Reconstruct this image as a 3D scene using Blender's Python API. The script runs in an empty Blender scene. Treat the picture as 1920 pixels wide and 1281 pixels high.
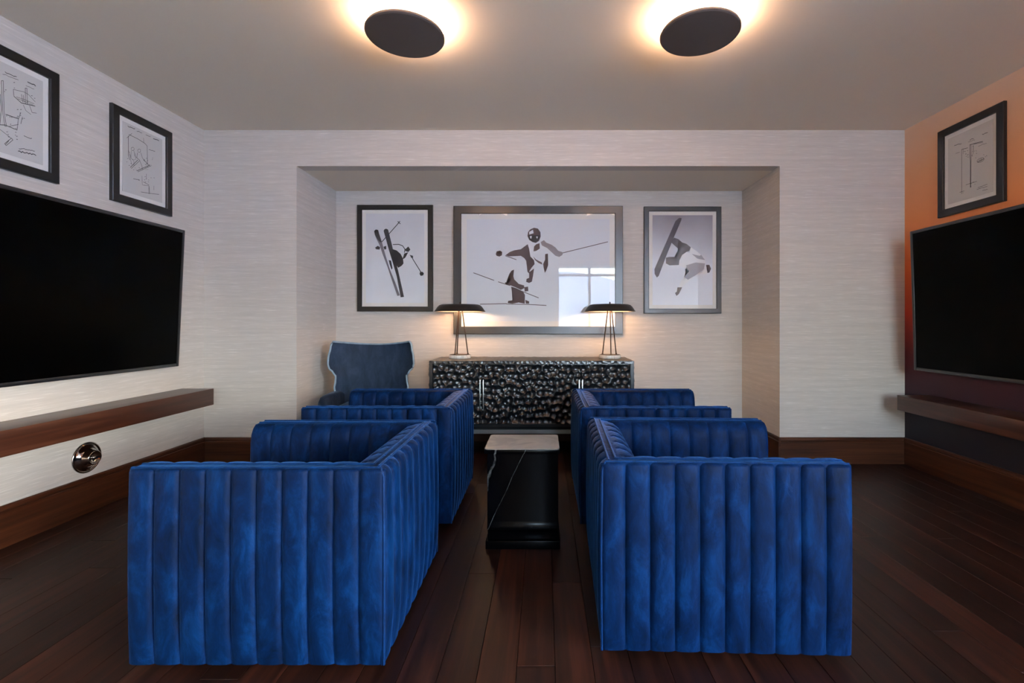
import bpy, bmesh, math, random
import numpy as np
from mathutils import Vector, Matrix

random.seed(7)
scene = bpy.context.scene
C = scene.collection

# ------------------------------------------------------------------ camera
F, CX, CY, CH = 890.0, 1020.0, 604.0, 1.16      # focal length, vanishing point (px of 1920x1281), lens height
cam_d = bpy.data.cameras.new('camera')
cam = bpy.data.objects.new('camera', cam_d)
C.objects.link(cam)
cam.location = (0, 0, CH)
cam.rotation_euler = (math.pi / 2, 0, 0)
cam_d.sensor_fit = 'HORIZONTAL'
cam_d.sensor_width = 36.0
cam_d.lens = 36.0 * F / 1920.0
cam_d.shift_x = (960.0 - CX) / 1920.0
cam_d.shift_y = (CY - 640.5) / 1920.0
cam_d.clip_start = 0.02
scene.camera = cam

# ------------------------------------------------------------------ world, exposure
SKY_STRENGTH = 7.2
world = bpy.data.worlds.new('world')
scene.world = world
world.use_nodes = True
wn = world.node_tree.nodes
wl = world.node_tree.links
wn.clear()
wo = wn.new('ShaderNodeOutputWorld')
wb = wn.new('ShaderNodeBackground')
sky = wn.new('ShaderNodeTexSky')
sky.sky_type = 'NISHITA'
sky.sun_disc = False
sky.sun_elevation = math.radians(20)
sky.sun_rotation = math.radians(90)
sky.air_density = 1.0
sky.dust_density = 1.4
sky.ozone_density = 1.0
wb.inputs['Strength'].default_value = SKY_STRENGTH
wl.new(sky.outputs['Color'], wb.inputs['Color'])
wl.new(wb.outputs['Background'], wo.inputs['Surface'])

vs = scene.view_settings
vs.view_transform = 'Standard'
vs.look = 'None'
vs.gamma = 1.0
vs.use_curve_mapping = False
vs.exposure = 0.24

# room measures
XL, XR = -2.79, 2.96          # side walls
YB, YN = 3.895, 4.637         # back wall plane, niche back
NXL, NXR, NZ = -2.03, 1.934, 2.44
ZC = 2.735
XW, YR, YO = 4.60, -2.60, 0.10
XA, YA = 2.40, -4.60           # unseen alcove added for grazing light, behind the camera on the right, glazed along its outer side   # window wall on the right behind the camera, rear wall, where the right wall ends


def portal(name, loc, rot, sx, sy):
    l = bpy.data.lights.new(name, 'AREA')
    l.shape = 'RECTANGLE'
    l.size, l.size_y = sx, sy
    l.cycles.is_portal = True
    o = bpy.data.objects.new(name, l)
    C.objects.link(o)
    o.location, o.rotation_euler = loc, rot
    return o


portal('daylight_portal_side', (XW + 0.12, (YA + YO) / 2, 1.34), (0, math.radians(90), 0), 2.5, YO - YA - 0.1)
portal('daylight_portal_rear', (1.13, YR - 0.12, 1.76), (math.radians(90), 0, 0), 1.58, 1.68)


# ------------------------------------------------------------------ helpers
def s2l(c):
    return tuple(((v / 255.0) / 12.92 if v / 255.0 <= 0.04045 else ((v / 255.0 + 0.055) / 1.055) ** 2.4) for v in c) + (1.0,)


def at_y(px, py, Y):
    return Vector(((px - CX) * Y / F, Y, CH - (py - CY) * Y / F))


def at_x(px, py, X):
    Y = X * F / (px - CX)
    return Vector((X, Y, CH - (py - CY) * Y / F))


def link(name, me, parent=None, mat=None, smooth=False):
    o = bpy.data.objects.new(name, me)
    C.objects.link(o)
    if parent is not None:
        o.parent = parent
    if mat is not None and not me.materials:
        me.materials.append(mat)
    if smooth:
        me.polygons.foreach_set('use_smooth', [True] * len(me.polygons))
    return o


def pydata(name, v, f, parent=None, mat=None, smooth=False):
    me = bpy.data.meshes.new(name)
    me.from_pydata([tuple(p) for p in v], [], f)
    me.update()
    return link(name, me, parent, mat, smooth)


def from_bm(name, bm, parent=None, mat=None, smooth=False, angle=None):
    bmesh.ops.recalc_face_normals(bm, faces=bm.faces)
    me = bpy.data.meshes.new(name)
    bm.to_mesh(me)
    bm.free()
    o = link(name, me, parent, mat, smooth)
    if angle is not None:
        me.set_sharp_from_angle(angle=math.radians(angle))
    return o


def bm_box(bm, lo, hi, r=0.0, seg=2):
    b2 = bmesh.new()
    bmesh.ops.create_cube(b2, size=1.0)
    for v in b2.verts:
        v.co = Vector([(lo[i] + hi[i]) / 2 + v.co[i] * (hi[i] - lo[i]) for i in range(3)])
    if r > 0:
        bmesh.ops.bevel(b2, geom=list(b2.edges), offset=r, segments=seg, profile=0.5, affect='EDGES')
    me = bpy.data.meshes.new('tmp')
    b2.to_mesh(me)
    b2.free()
    bm.from_mesh(me)
    bpy.data.meshes.remove(me)


def box(name, lo, hi, parent=None, mat=None, r=0.0, seg=2):
    bm = bmesh.new()
    bm_box(bm, lo, hi, r, seg)
    return from_bm(name, bm, parent, mat, smooth=r > 0, angle=40 if r > 0 else None)


def boxes(name, lst, parent=None, mat=None, r=0.0):
    bm = bmesh.new()
    for lo, hi in lst:
        bm_box(bm, lo, hi, r)
    return from_bm(name, bm, parent, mat, smooth=r > 0, angle=40 if r > 0 else None)


def lathe(name, prof, parent=None, mat=None, n=48, cap=True, loc=(0, 0, 0), rot=(0, 0, 0), sharp=35):
    v, f = [], []
    for r, z in prof:
        for k in range(n):
            a = 2 * math.pi * k / n
            v.append((r * math.cos(a), r * math.sin(a), z))
    m = len(prof)
    for i in range(m - 1):
        for k in range(n):
            f.append((i * n + k, i * n + (k + 1) % n, (i + 1) * n + (k + 1) % n, (i + 1) * n + k))
    if cap:
        f.append(tuple(reversed(range(n))))
        f.append(tuple((m - 1) * n + k for k in range(n)))
    o = pydata(name, v, f, parent, mat, True)
    o.data.set_sharp_from_angle(angle=math.radians(sharp))
    o.location, o.rotation_euler = loc, rot
    return o


def bm_tube(bm, pts, r, n=8, r2=None):
    pts = [Vector(p) for p in pts]
    rings = []
    for i, p in enumerate(pts):
        d = (pts[min(i + 1, len(pts) - 1)] - pts[max(i - 1, 0)]).normalized()
        a = Vector((0, 0, 1)) if abs(d.z) < 0.9 else Vector((1, 0, 0))
        s = d.cross(a).normalized()
        t = s.cross(d).normalized()
        rr = r if r2 is None else r + (r2 - r) * i / (len(pts) - 1)
        rings.append([bm.verts.new(p + s * (rr * math.cos(2 * math.pi * k / n)) + t * (rr * math.sin(2 * math.pi * k / n))) for k in range(n)])
    for a, b in zip(rings, rings[1:]):
        for k in range(n):
            bm.faces.new((a[k], a[(k + 1) % n], b[(k + 1) % n], b[k]))
    bm.faces.new(list(reversed(rings[0])))
    bm.faces.new(rings[-1])


def tube(name, pts, r, parent=None, mat=None, n=8, r2=None):
    bm = bmesh.new()
    bm_tube(bm, pts, r, n, r2)
    return from_bm(name, bm, parent, mat, True, 50)


def prism(name, poly, axis, a, b, parent=None, mat=None, bevel=0.0, seg=3, smooth=True):
    """poly: list of (p, q); axis 'x' -> (p,q) = (y,z); axis 'y' -> (p,q) = (x,z); axis 'z' -> (x,y)."""
    def mk(p, q, s):
        return {'x': (s, p, q), 'y': (p, s, q), 'z': (p, q, s)}[axis]
    bm = bmesh.new()
    A = [bm.verts.new(mk(p, q, a)) for p, q in poly]
    B = [bm.verts.new(mk(p, q, b)) for p, q in poly]
    n = len(poly)
    caps = [bm.faces.new(A), bm.faces.new(list(reversed(B)))]
    for i in range(n):
        bm.faces.new((A[i], B[i], B[(i + 1) % n], A[(i + 1) % n]))
    bmesh.ops.recalc_face_normals(bm, faces=bm.faces)
    if bevel:
        ed = [e for f in caps for e in f.edges]
        bmesh.ops.bevel(bm, geom=ed, offset=bevel, segments=seg, profile=0.5, affect='EDGES', clamp_overlap=True)
    return from_bm(name, bm, parent, mat, smooth, 35)


def thing(name, label, cat, loc=(0, 0, 0), rotz=0.0, group=None, tilt=0.0):
    o = bpy.data.objects.new(name, None)
    o.empty_display_size = 0.1
    C.objects.link(o)
    o.location = loc
    o.rotation_euler = (tilt, 0, rotz)
    tag(o, label, cat, group)
    return o


def tag(o, label, cat, group=None):
    o['label'] = label
    o['category'] = cat
    if group:
        o['group'] = group
    return o


def struct(o):
    o['kind'] = 'structure'
    return o


def copy_tree(o, parent=None):
    c = o.copy()
    C.objects.link(c)
    if parent is not None:
        c.parent = parent
    for ch in list(o.children):
        copy_tree(ch, c)
    return c


# ------------------------------------------------------------------ materials
MATS = {}


def new_mat(name):
    m = bpy.data.materials.new(name)
    m.use_nodes = True
    nt = m.node_tree
    b = nt.nodes['Principled BSDF']
    MATS[name] = m
    return m, nt, b


def plain(name, col, rough=0.5, metal=0.0, spec=0.5, coat=0.0, bump=0.0, bscale=200.0, var=0.0):
    m, nt, b = new_mat(name)
    b.inputs['Base Color'].default_value = s2l(col)
    b.inputs['Roughness'].default_value = rough
    b.inputs['Metallic'].default_value = metal
    b.inputs['Specular IOR Level'].default_value = spec
    b.inputs['Coat Weight'].default_value = coat
    geo = nt.nodes.new('ShaderNodeNewGeometry')
    n = nt.nodes.new('ShaderNodeTexNoise')
    n.inputs['Scale'].default_value = bscale
    n.inputs['Detail'].default_value = 3
    nt.links.new(geo.outputs['Position'], n.inputs['Vector'])
    if bump:
        bp = nt.nodes.new('ShaderNodeBump')
        bp.inputs['Strength'].default_value = bump
        bp.inputs['Distance'].default_value = 0.002
        nt.links.new(n.outputs['Fac'], bp.inputs['Height'])
        nt.links.new(bp.outputs['Normal'], b.inputs['Normal'])
    if var:
        n2 = nt.nodes.new('ShaderNodeTexNoise')
        n2.inputs['Scale'].default_value = 6.0
        n2.inputs['Detail'].default_value = 4
        nt.links.new(geo.outputs['Position'], n2.inputs['Vector'])
        mp = nt.nodes.new('ShaderNodeMapRange')
        mp.inputs['To Min'].default_value = 1 - var
        mp.inputs['To Max'].default_value = 1 + var
        nt.links.new(n2.outputs['Fac'], mp.inputs['Value'])
        mx = nt.nodes.new('ShaderNodeVectorMath')
        mx.operation = 'SCALE'
        mx.inputs[0].default_value = s2l(col)[:3]
        nt.links.new(mp.outputs['Result'], mx.inputs['Scale'])
        nt.links.new(mx.outputs['Vector'], b.inputs['Base Color'])
    return m


def emit(name, col, strength):
    m, nt, b = new_mat(name)
    b.inputs['Base Color'].default_value = (0.8, 0.8, 0.8, 1)
    b.inputs['Emission Color'].default_value = col + (1.0,)
    b.inputs['Emission Strength'].default_value = strength
    return m


def ramp(nt, stops, interp='LINEAR'):
    r = nt.nodes.new('ShaderNodeValToRGB')
    r.color_ramp.interpolation = interp
    e = r.color_ramp.elements
    while len(e) > 1:
        e.remove(e[-1])
    e[0].position, e[0].color = stops[0]
    for p, c in stops[1:]:
        k = e.new(p)
        k.color = c
    return r


def streak_coords(nt, su, sv):
    """position -> (x+y stretched, z stretched): the horizontal slubs of the woven wall covering"""
    geo = nt.nodes.new('ShaderNodeNewGeometry')
    sx = nt.nodes.new('ShaderNodeSeparateXYZ')
    nt.links.new(geo.outputs['Position'], sx.inputs[0])
    ad = nt.nodes.new('ShaderNodeMath')
    ad.operation = 'ADD'
    nt.links.new(sx.outputs['X'], ad.inputs[0])
    nt.links.new(sx.outputs['Y'], ad.inputs[1])
    m1 = nt.nodes.new('ShaderNodeMath'); m1.operation = 'MULTIPLY'; m1.inputs[1].default_value = su
    m2 = nt.nodes.new('ShaderNodeMath'); m2.operation = 'MULTIPLY'; m2.inputs[1].default_value = sv
    nt.links.new(ad.outputs[0], m1.inputs[0])
    nt.links.new(sx.outputs['Z'], m2.inputs[0])
    cb = nt.nodes.new('ShaderNodeCombineXYZ')
    nt.links.new(m1.outputs[0], cb.inputs['X'])
    nt.links.new(m2.outputs[0], cb.inputs['Y'])
    return cb, sx


def wallpaper(name, base, light):
    m, nt, b = new_mat(name)
    cb, _ = streak_coords(nt, 7.0, 190.0)
    n = nt.nodes.new('ShaderNodeTexNoise')
    n.inputs['Scale'].default_value = 1.0
    n.inputs['Detail'].default_value = 2.0
    nt.links.new(cb.outputs[0], n.inputs['Vector'])
    r = ramp(nt, [(0.0, (0, 0, 0, 1)), (0.56, (0.05, 0.05, 0.05, 1)), (0.80, (1, 1, 1, 1))])
    nt.links.new(n.outputs['Fac'], r.inputs['Fac'])
    cb2, _ = streak_coords(nt, 1.6, 42.0)
    n2 = nt.nodes.new('ShaderNodeTexNoise')
    n2.inputs['Scale'].default_value = 1.0
    n2.inputs['Detail'].default_value = 4.0
    nt.links.new(cb2.outputs[0], n2.inputs['Vector'])
    mp = nt.nodes.new('ShaderNodeMapRange')
    mp.inputs['From Min'].default_value, mp.inputs['From Max'].default_value = 0.3, 0.7
    mp.inputs['To Min'].default_value, mp.inputs['To Max'].default_value = 0.93, 1.05
    nt.links.new(n2.outputs['Fac'], mp.inputs['Value'])
    mix = nt.nodes.new('ShaderNodeMix')
    mix.data_type = 'RGBA'
    mix.inputs[6].default_value = s2l(base)
    mix.inputs[7].default_value = s2l(light)
    nt.links.new(r.outputs['Color'], mix.inputs[0])
    sc = nt.nodes.new('ShaderNodeVectorMath'); sc.operation = 'SCALE'
    nt.links.new(mix.outputs[2], sc.inputs[0])
    nt.links.new(mp.outputs['Result'], sc.inputs['Scale'])
    nt.links.new(sc.outputs['Vector'], b.inputs['Base Color'])
    b.inputs['Roughness'].default_value = 0.62
    b.inputs['Specular IOR Level'].default_value = 0.3
    bp = nt.nodes.new('ShaderNodeBump')
    bp.inputs['Strength'].default_value = 0.25
    bp.inputs['Distance'].default_value = 0.001
    nt.links.new(n.outputs['Fac'], bp.inputs['Height'])
    nt.links.new(bp.outputs['Normal'], b.inputs['Normal'])
    return m


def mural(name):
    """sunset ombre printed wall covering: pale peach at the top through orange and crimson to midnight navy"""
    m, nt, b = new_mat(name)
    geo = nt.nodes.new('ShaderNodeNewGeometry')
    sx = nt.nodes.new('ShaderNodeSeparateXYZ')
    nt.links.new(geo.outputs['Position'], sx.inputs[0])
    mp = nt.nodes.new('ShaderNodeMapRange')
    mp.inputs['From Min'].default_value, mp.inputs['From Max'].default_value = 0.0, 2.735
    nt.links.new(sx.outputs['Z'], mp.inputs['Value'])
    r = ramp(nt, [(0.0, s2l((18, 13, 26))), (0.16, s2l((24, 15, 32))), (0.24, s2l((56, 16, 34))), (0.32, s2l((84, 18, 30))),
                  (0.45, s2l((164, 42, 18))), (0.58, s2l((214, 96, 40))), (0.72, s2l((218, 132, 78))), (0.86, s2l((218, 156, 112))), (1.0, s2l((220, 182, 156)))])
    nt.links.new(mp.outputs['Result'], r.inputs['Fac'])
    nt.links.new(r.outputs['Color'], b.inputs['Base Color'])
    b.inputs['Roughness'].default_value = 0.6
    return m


def wood(name, axis, dark, mid, light, rough=0.35, scale=1.0, rnd=False, coat=0.0, spec=0.4):
    m, nt, b = new_mat(name)
    geo = nt.nodes.new('ShaderNodeNewGeometry')
    mpn = nt.nodes.new('ShaderNodeMapping')
    s = {'x': (1.1, 26, 26), 'y': (26, 1.1, 26), 'z': (26, 26, 1.1)}[axis]
    mpn.inputs['Scale'].default_value = [k * scale for k in s]
    src = geo.outputs['Position']
    oi = None
    if rnd:
        oi = nt.nodes.new('ShaderNodeObjectInfo')
        ad = nt.nodes.new('ShaderNodeVectorMath'); ad.operation = 'MULTIPLY_ADD'
        ad.inputs[1].default_value = (17.0, 31.0, 9.0)
        cv = nt.nodes.new('ShaderNodeCombineXYZ')
        for i in range(3):
            nt.links.new(oi.outputs['Random'], cv.inputs[i])
        nt.links.new(cv.outputs[0], ad.inputs[0])
        nt.links.new(geo.outputs['Position'], ad.inputs[2])
        src = ad.outputs['Vector']
    nt.links.new(src, mpn.inputs['Vector'])
    n = nt.nodes.new('ShaderNodeTexNoise')
    n.inputs['Scale'].default_value = 1.0
    n.inputs['Detail'].default_value = 6.0
    n.inputs['Roughness'].default_value = 0.62
    n.inputs['Distortion'].default_value = 0.6
    nt.links.new(mpn.outputs['Vector'], n.inputs['Vector'])
    r = ramp(nt, [(0.25, s2l(dark)), (0.5, s2l(mid)), (0.75, s2l(light))])
    nt.links.new(n.outputs['Fac'], r.inputs['Fac'])
    out = r.outputs['Color']
    if rnd:
        mp = nt.nodes.new('ShaderNodeMapRange')
        mp.inputs['To Min'].default_value, mp.inputs['To Max'].default_value = 0.62, 1.4
        nt.links.new(oi.outputs['Random'], mp.inputs['Value'])
        sc = nt.nodes.new('ShaderNodeVectorMath'); sc.operation = 'SCALE'
        nt.links.new(out, sc.inputs[0])
        nt.links.new(mp.outputs['Result'], sc.inputs['Scale'])
        out = sc.outputs['Vector']
    nt.links.new(out, b.inputs['Base Color'])
    b.inputs['Roughness'].default_value = rough
    b.inputs['Specular IOR Level'].default_value = spec
    b.inputs['Coat Weight'].default_value = coat
    b.inputs['Coat Roughness'].default_value = 0.25
    bp = nt.nodes.new('ShaderNodeBump')
    bp.inputs['Strength'].default_value = 0.12
    bp.inputs['Distance'].default_value = 0.001
    nt.links.new(n.outputs['Fac'], bp.inputs['Height'])
    nt.links.new(bp.outputs['Normal'], b.inputs['Normal'])
    return m


def velvet(name, dark, mid, light, sheen_col, sheen=0.6, rough=0.55):
    m, nt, b = new_mat(name)
    geo = nt.nodes.new('ShaderNodeNewGeometry')
    n = nt.nodes.new('ShaderNodeTexNoise')
    n.inputs['Scale'].default_value = 13.0
    n.inputs['Detail'].default_value = 8.0
    n.inputs['Roughness'].default_value = 0.72
    n.inputs['Distortion'].default_value = 0.5
    mp = nt.nodes.new('ShaderNodeMapping')
    mp.inputs['Scale'].default_value = (1.0, 1.0, 0.45)
    nt.links.new(geo.outputs['Position'], mp.inputs['Vector'])
    nt.links.new(mp.outputs['Vector'], n.inputs['Vector'])
    r = ramp(nt, [(0.27, s2l(dark)), (0.5, s2l(mid)), (0.80, s2l(light))])
    nt.links.new(n.outputs['Fac'], r.inputs['Fac'])
    nt.links.new(r.outputs['Color'], b.inputs['Base Color'])
    b.inputs['Roughness'].default_value = rough
    b.inputs['Specular IOR Level'].default_value = 0.08
    b.inputs['Sheen Weight'].default_value = sheen
    b.inputs['Sheen Roughness'].default_value = 0.28
    b.inputs['Sheen Tint'].default_value = s2l(sheen_col)
    n2 = nt.nodes.new('ShaderNodeTexNoise')
    n2.inputs['Scale'].default_value = 26.0
    n2.inputs['Detail'].default_value = 5.0
    n2.inputs['Distortion'].default_value = 0.8
    nt.links.new(mp.outputs['Vector'], n2.inputs['Vector'])
    bp = nt.nodes.new('ShaderNodeBump')
    bp.inputs['Strength'].default_value = 0.28
    bp.inputs['Distance'].default_value = 0.012
    nt.links.new(n2.outputs['Fac'], bp.inputs['Height'])
    nt.links.new(bp.outputs['Normal'], b.inputs['Normal'])
    return m


def marble(name, base, vein, rough=0.12, scale=3.0, width=0.02, spec=0.5):
    m, nt, b = new_mat(name)
    geo = nt.nodes.new('ShaderNodeNewGeometry')
    n = nt.nodes.new('ShaderNodeTexNoise')
    n.inputs['Scale'].default_value = scale
    n.inputs['Detail'].default_value = 8.0
    n.inputs['Roughness'].default_value = 0.55
    n.inputs['Distortion'].default_value = 0.9
    mp = nt.nodes.new('ShaderNodeMapping')
    mp.inputs['Rotation'].default_value = (0.0, 0.5, 0.2)
    mp.inputs['Scale'].default_value = (1.8, 1.8, 0.7)
    mp.inputs['Location'].default_value = (0.31, 0.2, 0.77)
    nt.links.new(geo.outputs['Position'], mp.inputs['Vector'])
    nt.links.new(mp.outputs['Vector'], n.inputs['Vector'])
    r = ramp(nt, [(0.0, s2l(base)), (0.5 - width, s2l(base)), (0.5, s2l(vein)), (0.5 + width * 0.4, s2l(base)), (1.0, s2l(base))])
    nt.links.new(n.outputs['Fac'], r.inputs['Fac'])
    nt.links.new(r.outputs['Color'], b.inputs['Base Color'])
    b.inputs['Roughness'].default_value = rough
    b.inputs['Specular IOR Level'].default_value = spec
    return m


def veined(name):
    """black marble with a few thin straight white veins cutting diagonally through the block"""
    m, nt, b = new_mat(name)
    geo = nt.nodes.new('ShaderNodeNewGeometry')
    nz = nt.nodes.new('ShaderNodeTexNoise')
    nz.inputs['Scale'].default_value = 9.0
    nz.inputs['Detail'].default_value = 6.0
    nt.links.new(geo.outputs['Position'], nz.inputs['Vector'])
    acc = None
    for nx, ny, nzz, d0, wid, wob, val in ((0.903, 0.10, -0.427, -0.058, 0.0016, 0.012, 0.30), (0.955, 0.15, -0.29, -0.012, 0.009, 0.09, 0.30)):
        dt = nt.nodes.new('ShaderNodeVectorMath'); dt.operation = 'DOT_PRODUCT'
        dt.inputs[1].default_value = (nx, ny, nzz)
        nt.links.new(geo.outputs['Position'], dt.inputs[0])
        w = nt.nodes.new('ShaderNodeMath'); w.operation = 'MULTIPLY_ADD'
        w.inputs[1].default_value = wob
        nt.links.new(nz.outputs['Fac'], w.inputs[0])
        nt.links.new(dt.outputs['Value'], w.inputs[2])
        sb_ = nt.nodes.new('ShaderNodeMath'); sb_.operation = 'SUBTRACT'; sb_.inputs[1].default_value = d0 + wob * 0.5
        nt.links.new(w.outputs[0], sb_.inputs[0])
        ab = nt.nodes.new('ShaderNodeMath'); ab.operation = 'ABSOLUTE'
        nt.links.new(sb_.outputs[0], ab.inputs[0])
        mp = nt.nodes.new('ShaderNodeMapRange')
        mp.inputs['From Min'].default_value, mp.inputs['From Max'].default_value = 0.0, wid
        mp.inputs['To Min'].default_value, mp.inputs['To Max'].default_value = val, 0.0
        nt.links.new(ab.outputs[0], mp.inputs['Value'])
        if acc is None:
            acc = mp.outputs['Result']
        else:
            mxm = nt.nodes.new('ShaderNodeMath'); mxm.operation = 'MAXIMUM'
            nt.links.new(acc, mxm.inputs[0])
            nt.links.new(mp.outputs['Result'], mxm.inputs[1])
            acc = mxm.outputs[0]
    n2 = nt.nodes.new('ShaderNodeTexNoise')
    n2.inputs['Scale'].default_value = 40.0
    n2.inputs['Detail'].default_value = 4.0
    nt.links.new(geo.outputs['Position'], n2.inputs['Vector'])
    r2 = ramp(nt, [(0.35, (0.15, 0.15, 0.15, 1)), (0.65, (1, 1, 1, 1))])
    nt.links.new(n2.outputs['Fac'], r2.inputs['Fac'])
    ml = nt.nodes.new('ShaderNodeMath'); ml.operation = 'MULTIPLY'
    nt.links.new(acc, ml.inputs[0])
    nt.links.new(r2.outputs['Color'], ml.inputs[1])
    mix = nt.nodes.new('ShaderNodeMix'); mix.data_type = 'RGBA'
    mix.inputs[6].default_value = s2l((6, 6, 8))
    mix.inputs[7].default_value = s2l((235, 235, 232))
    nt.links.new(ml.outputs[0], mix.inputs[0])
    nt.links.new(mix.outputs[2], b.inputs['Base Color'])
    b.inputs['Roughness'].default_value = 0.22
    b.inputs['Specular IOR Level'].default_value = 0.12
    return m


def clear_glass(name, ior=1.45):
    m = bpy.data.materials.new(name)
    m.use_nodes = True
    nt = m.node_tree
    nt.nodes.clear()
    o = nt.nodes.new('ShaderNodeOutputMaterial')
    mx = nt.nodes.new('ShaderNodeMixShader')
    t = nt.nodes.new('ShaderNodeBsdfTransparent')
    g = nt.nodes.new('ShaderNodeBsdfGlossy')
    g.inputs['Roughness'].default_value = 0.0
    fr = nt.nodes.new('ShaderNodeFresnel')
    fr.inputs['IOR'].default_value = ior
    geo = nt.nodes.new('ShaderNodeNewGeometry')       # reflect at the entry face only: the far face of a thin pane adds nothing
    inv = nt.nodes.new('ShaderNodeMath'); inv.operation = 'SUBTRACT'; inv.inputs[0].default_value = 1.0
    mul = nt.nodes.new('ShaderNodeMath'); mul.operation = 'MULTIPLY'
    nt.links.new(geo.outputs['Backfacing'], inv.inputs[1])
    nt.links.new(fr.outputs[0], mul.inputs[0])
    nt.links.new(inv.outputs[0], mul.inputs[1])
    nt.links.new(mul.outputs[0], mx.inputs[0])
    nt.links.new(t.outputs[0], mx.inputs[1])
    nt.links.new(g.outputs[0], mx.inputs[2])
    nt.links.new(mx.outputs[0], o.inputs['Surface'])
    MATS[name] = m
    return m


def photo_print(name, top, bottom, cloud, z0, z1, cl_scale=5.0):
    """the sky of a black and white photograph as printed on the sheet"""
    m, nt, b = new_mat(name)
    tc = nt.nodes.new('ShaderNodeTexCoord')
    sx = nt.nodes.new('ShaderNodeSeparateXYZ')
    nt.links.new(tc.outputs['Object'], sx.inputs[0])
    mp = nt.nodes.new('ShaderNodeMapRange')
    mp.inputs['From Min'].default_value, mp.inputs['From Max'].default_value = z0, z1
    nt.links.new(sx.outputs['Z'], mp.inputs['Value'])
    n = nt.nodes.new('ShaderNodeTexNoise')
    n.inputs['Scale'].default_value = cl_scale
    n.inputs['Detail'].default_value = 6
    nt.links.new(tc.outputs['Object'], n.inputs['Vector'])
    ad = nt.nodes.new('ShaderNodeMath'); ad.operation = 'MULTIPLY_ADD'
    ad.inputs[1].default_value = cloud
    nt.links.new(n.outputs['Fac'], ad.inputs[0])
    nt.links.new(mp.outputs['Result'], ad.inputs[2])
    r = ramp(nt, [(0.15 + cloud / 2, s2l(bottom)), (0.95 + cloud / 2 if cloud < 0.1 else 1.0, s2l(top))])
    nt.links.new(ad.outputs[0], r.inputs['Fac'])
    nt.links.new(r.outputs['Color'], b.inputs['Base Color'])
    b.inputs['Roughness'].default_value = 0.6
    return m


M_wall = wallpaper('woven_wallpaper', (199, 190, 182), (225, 218, 211))
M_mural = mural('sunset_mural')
M_ceil = plain('ceiling_paint', (230, 220, 204), 0.8, bump=0.05)
M_floor_sub = plain('floor_underlay', (16, 9, 6), 0.9)
M_plank = wood('walnut_plank', 'y', (17, 7, 5), (40, 18, 11), (64, 31, 20), rough=0.46, rnd=True, spec=0.3)
M_shelf = wood('walnut_shelf', 'y', (36, 17, 11), (66, 35, 24), (90, 53, 38), rough=0.32)
M_base_y = wood('walnut_baseboard_y', 'y', (34, 15, 8), (66, 33, 18), (88, 49, 28), rough=0.35)
M_base_x = wood('walnut_baseboard_x', 'x', (36, 18, 10), (70, 38, 22), (92, 55, 34), rough=0.35)
M_velvet = velvet('blue_velvet', (1, 9, 26), (1, 27, 64), (6, 54, 108), (60, 125, 205), 0.55)
M_velvet_pipe = velvet('blue_velvet_piping', (2, 20, 48), (4, 38, 82), (12, 60, 114), (90, 140, 210), 0.7)
M_slate = velvet('slate_velvet', (34, 46, 62), (44, 58, 78), (58, 72, 94), (140, 160, 190), 0.4)
M_slate_rim = velvet('slate_velvet_rim', (120, 140, 156), (140, 160, 176), (160, 178, 192), (200, 215, 228), 0.6)
M_black = plain('black_metal', (14, 13, 13), 0.4)
M_plinth = plain('dark_plinth', (12, 12, 14), 0.6)
M_frame = plain('black_satin_frame', (14, 13, 13), 0.34, spec=0.6)
M_frame_sheen = plain('black_frame_with_sheen', (44, 46, 48), 0.3, spec=0.8)  # black frame painted lighter to carry the grey sheen of window light
M_mat = plain('white_mat_board', (232, 228, 222), 0.85)
M_paper = plain('patent_paper', (206, 202, 196), 0.85, var=0.03)
M_ink = plain('ink', (34, 32, 32), 0.8)
M_glass = clear_glass('picture_glass', 1.5)
M_pane = clear_glass('window_glass', 1.45)
M_tv = plain('tv_screen', (1, 1, 1), 0.25, spec=0.04)
M_tvb = plain('tv_bezel', (22, 23, 27), 0.3, spec=0.8)
M_lamp = plain('bronze_lamp_shade', (44, 38, 34), 0.42, metal=0.2)
M_lampin = plain('lamp_shade_lining', (238, 226, 206), 0.7)
M_rod = plain('bronze_rod', (66, 50, 40), 0.35, metal=0.7)
M_stone = marble('white_marble', (226, 220, 210), (196, 188, 176), 0.25, 9.0, 0.08)
M_bulb = emit('lamp_bulb_glow', (1.0, 0.60, 0.32), 140.0)
M_diff = emit('ceiling_light_glow', (1.0, 0.60, 0.37), 32.0)
M_disc = plain('dark_bronze_disc', (84, 74, 70), 0.55)
M_chrome = plain('chrome', (190, 182, 176), 0.07, metal=1.0)
M_steel = plain('brushed_steel', (205, 205, 205), 0.35, metal=1.0)
M_carved = plain('carved_black_wood', (20, 24, 30), 0.3, spec=0.9, coat=0.3, bump=0.1, bscale=90.0)
M_top = plain('carved_black_wood_top', (40, 36, 34), 0.36, spec=0.6)
M_marble = veined('black_marble')
M_top_reflection = marble('top_reflection_grey', (140, 134, 130), (156, 149, 142), 0.18, 2.0, 0.16, spec=0.7)  # grey colour paints in the bright reflection on the black marble top
M_leg = plain('dark_wood_leg', (40, 26, 20), 0.4)
M_white = plain('window_frame_paint', (90, 90, 92), 0.4)
M_plaster = plain('white_plaster', (200, 195, 188), 0.8)
M_snow = plain('snow', (220, 225, 232), 0.9)
M_hill = plain('snowy_hill', (150, 158, 170), 0.9, var=0.3)

# ------------------------------------------------------------------ the room
T = 0.12
floor = struct(box('floor', (XL - T, YA - T, -0.14), (XW + T, YN + T, -0.012), None, M_floor_sub))
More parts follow.
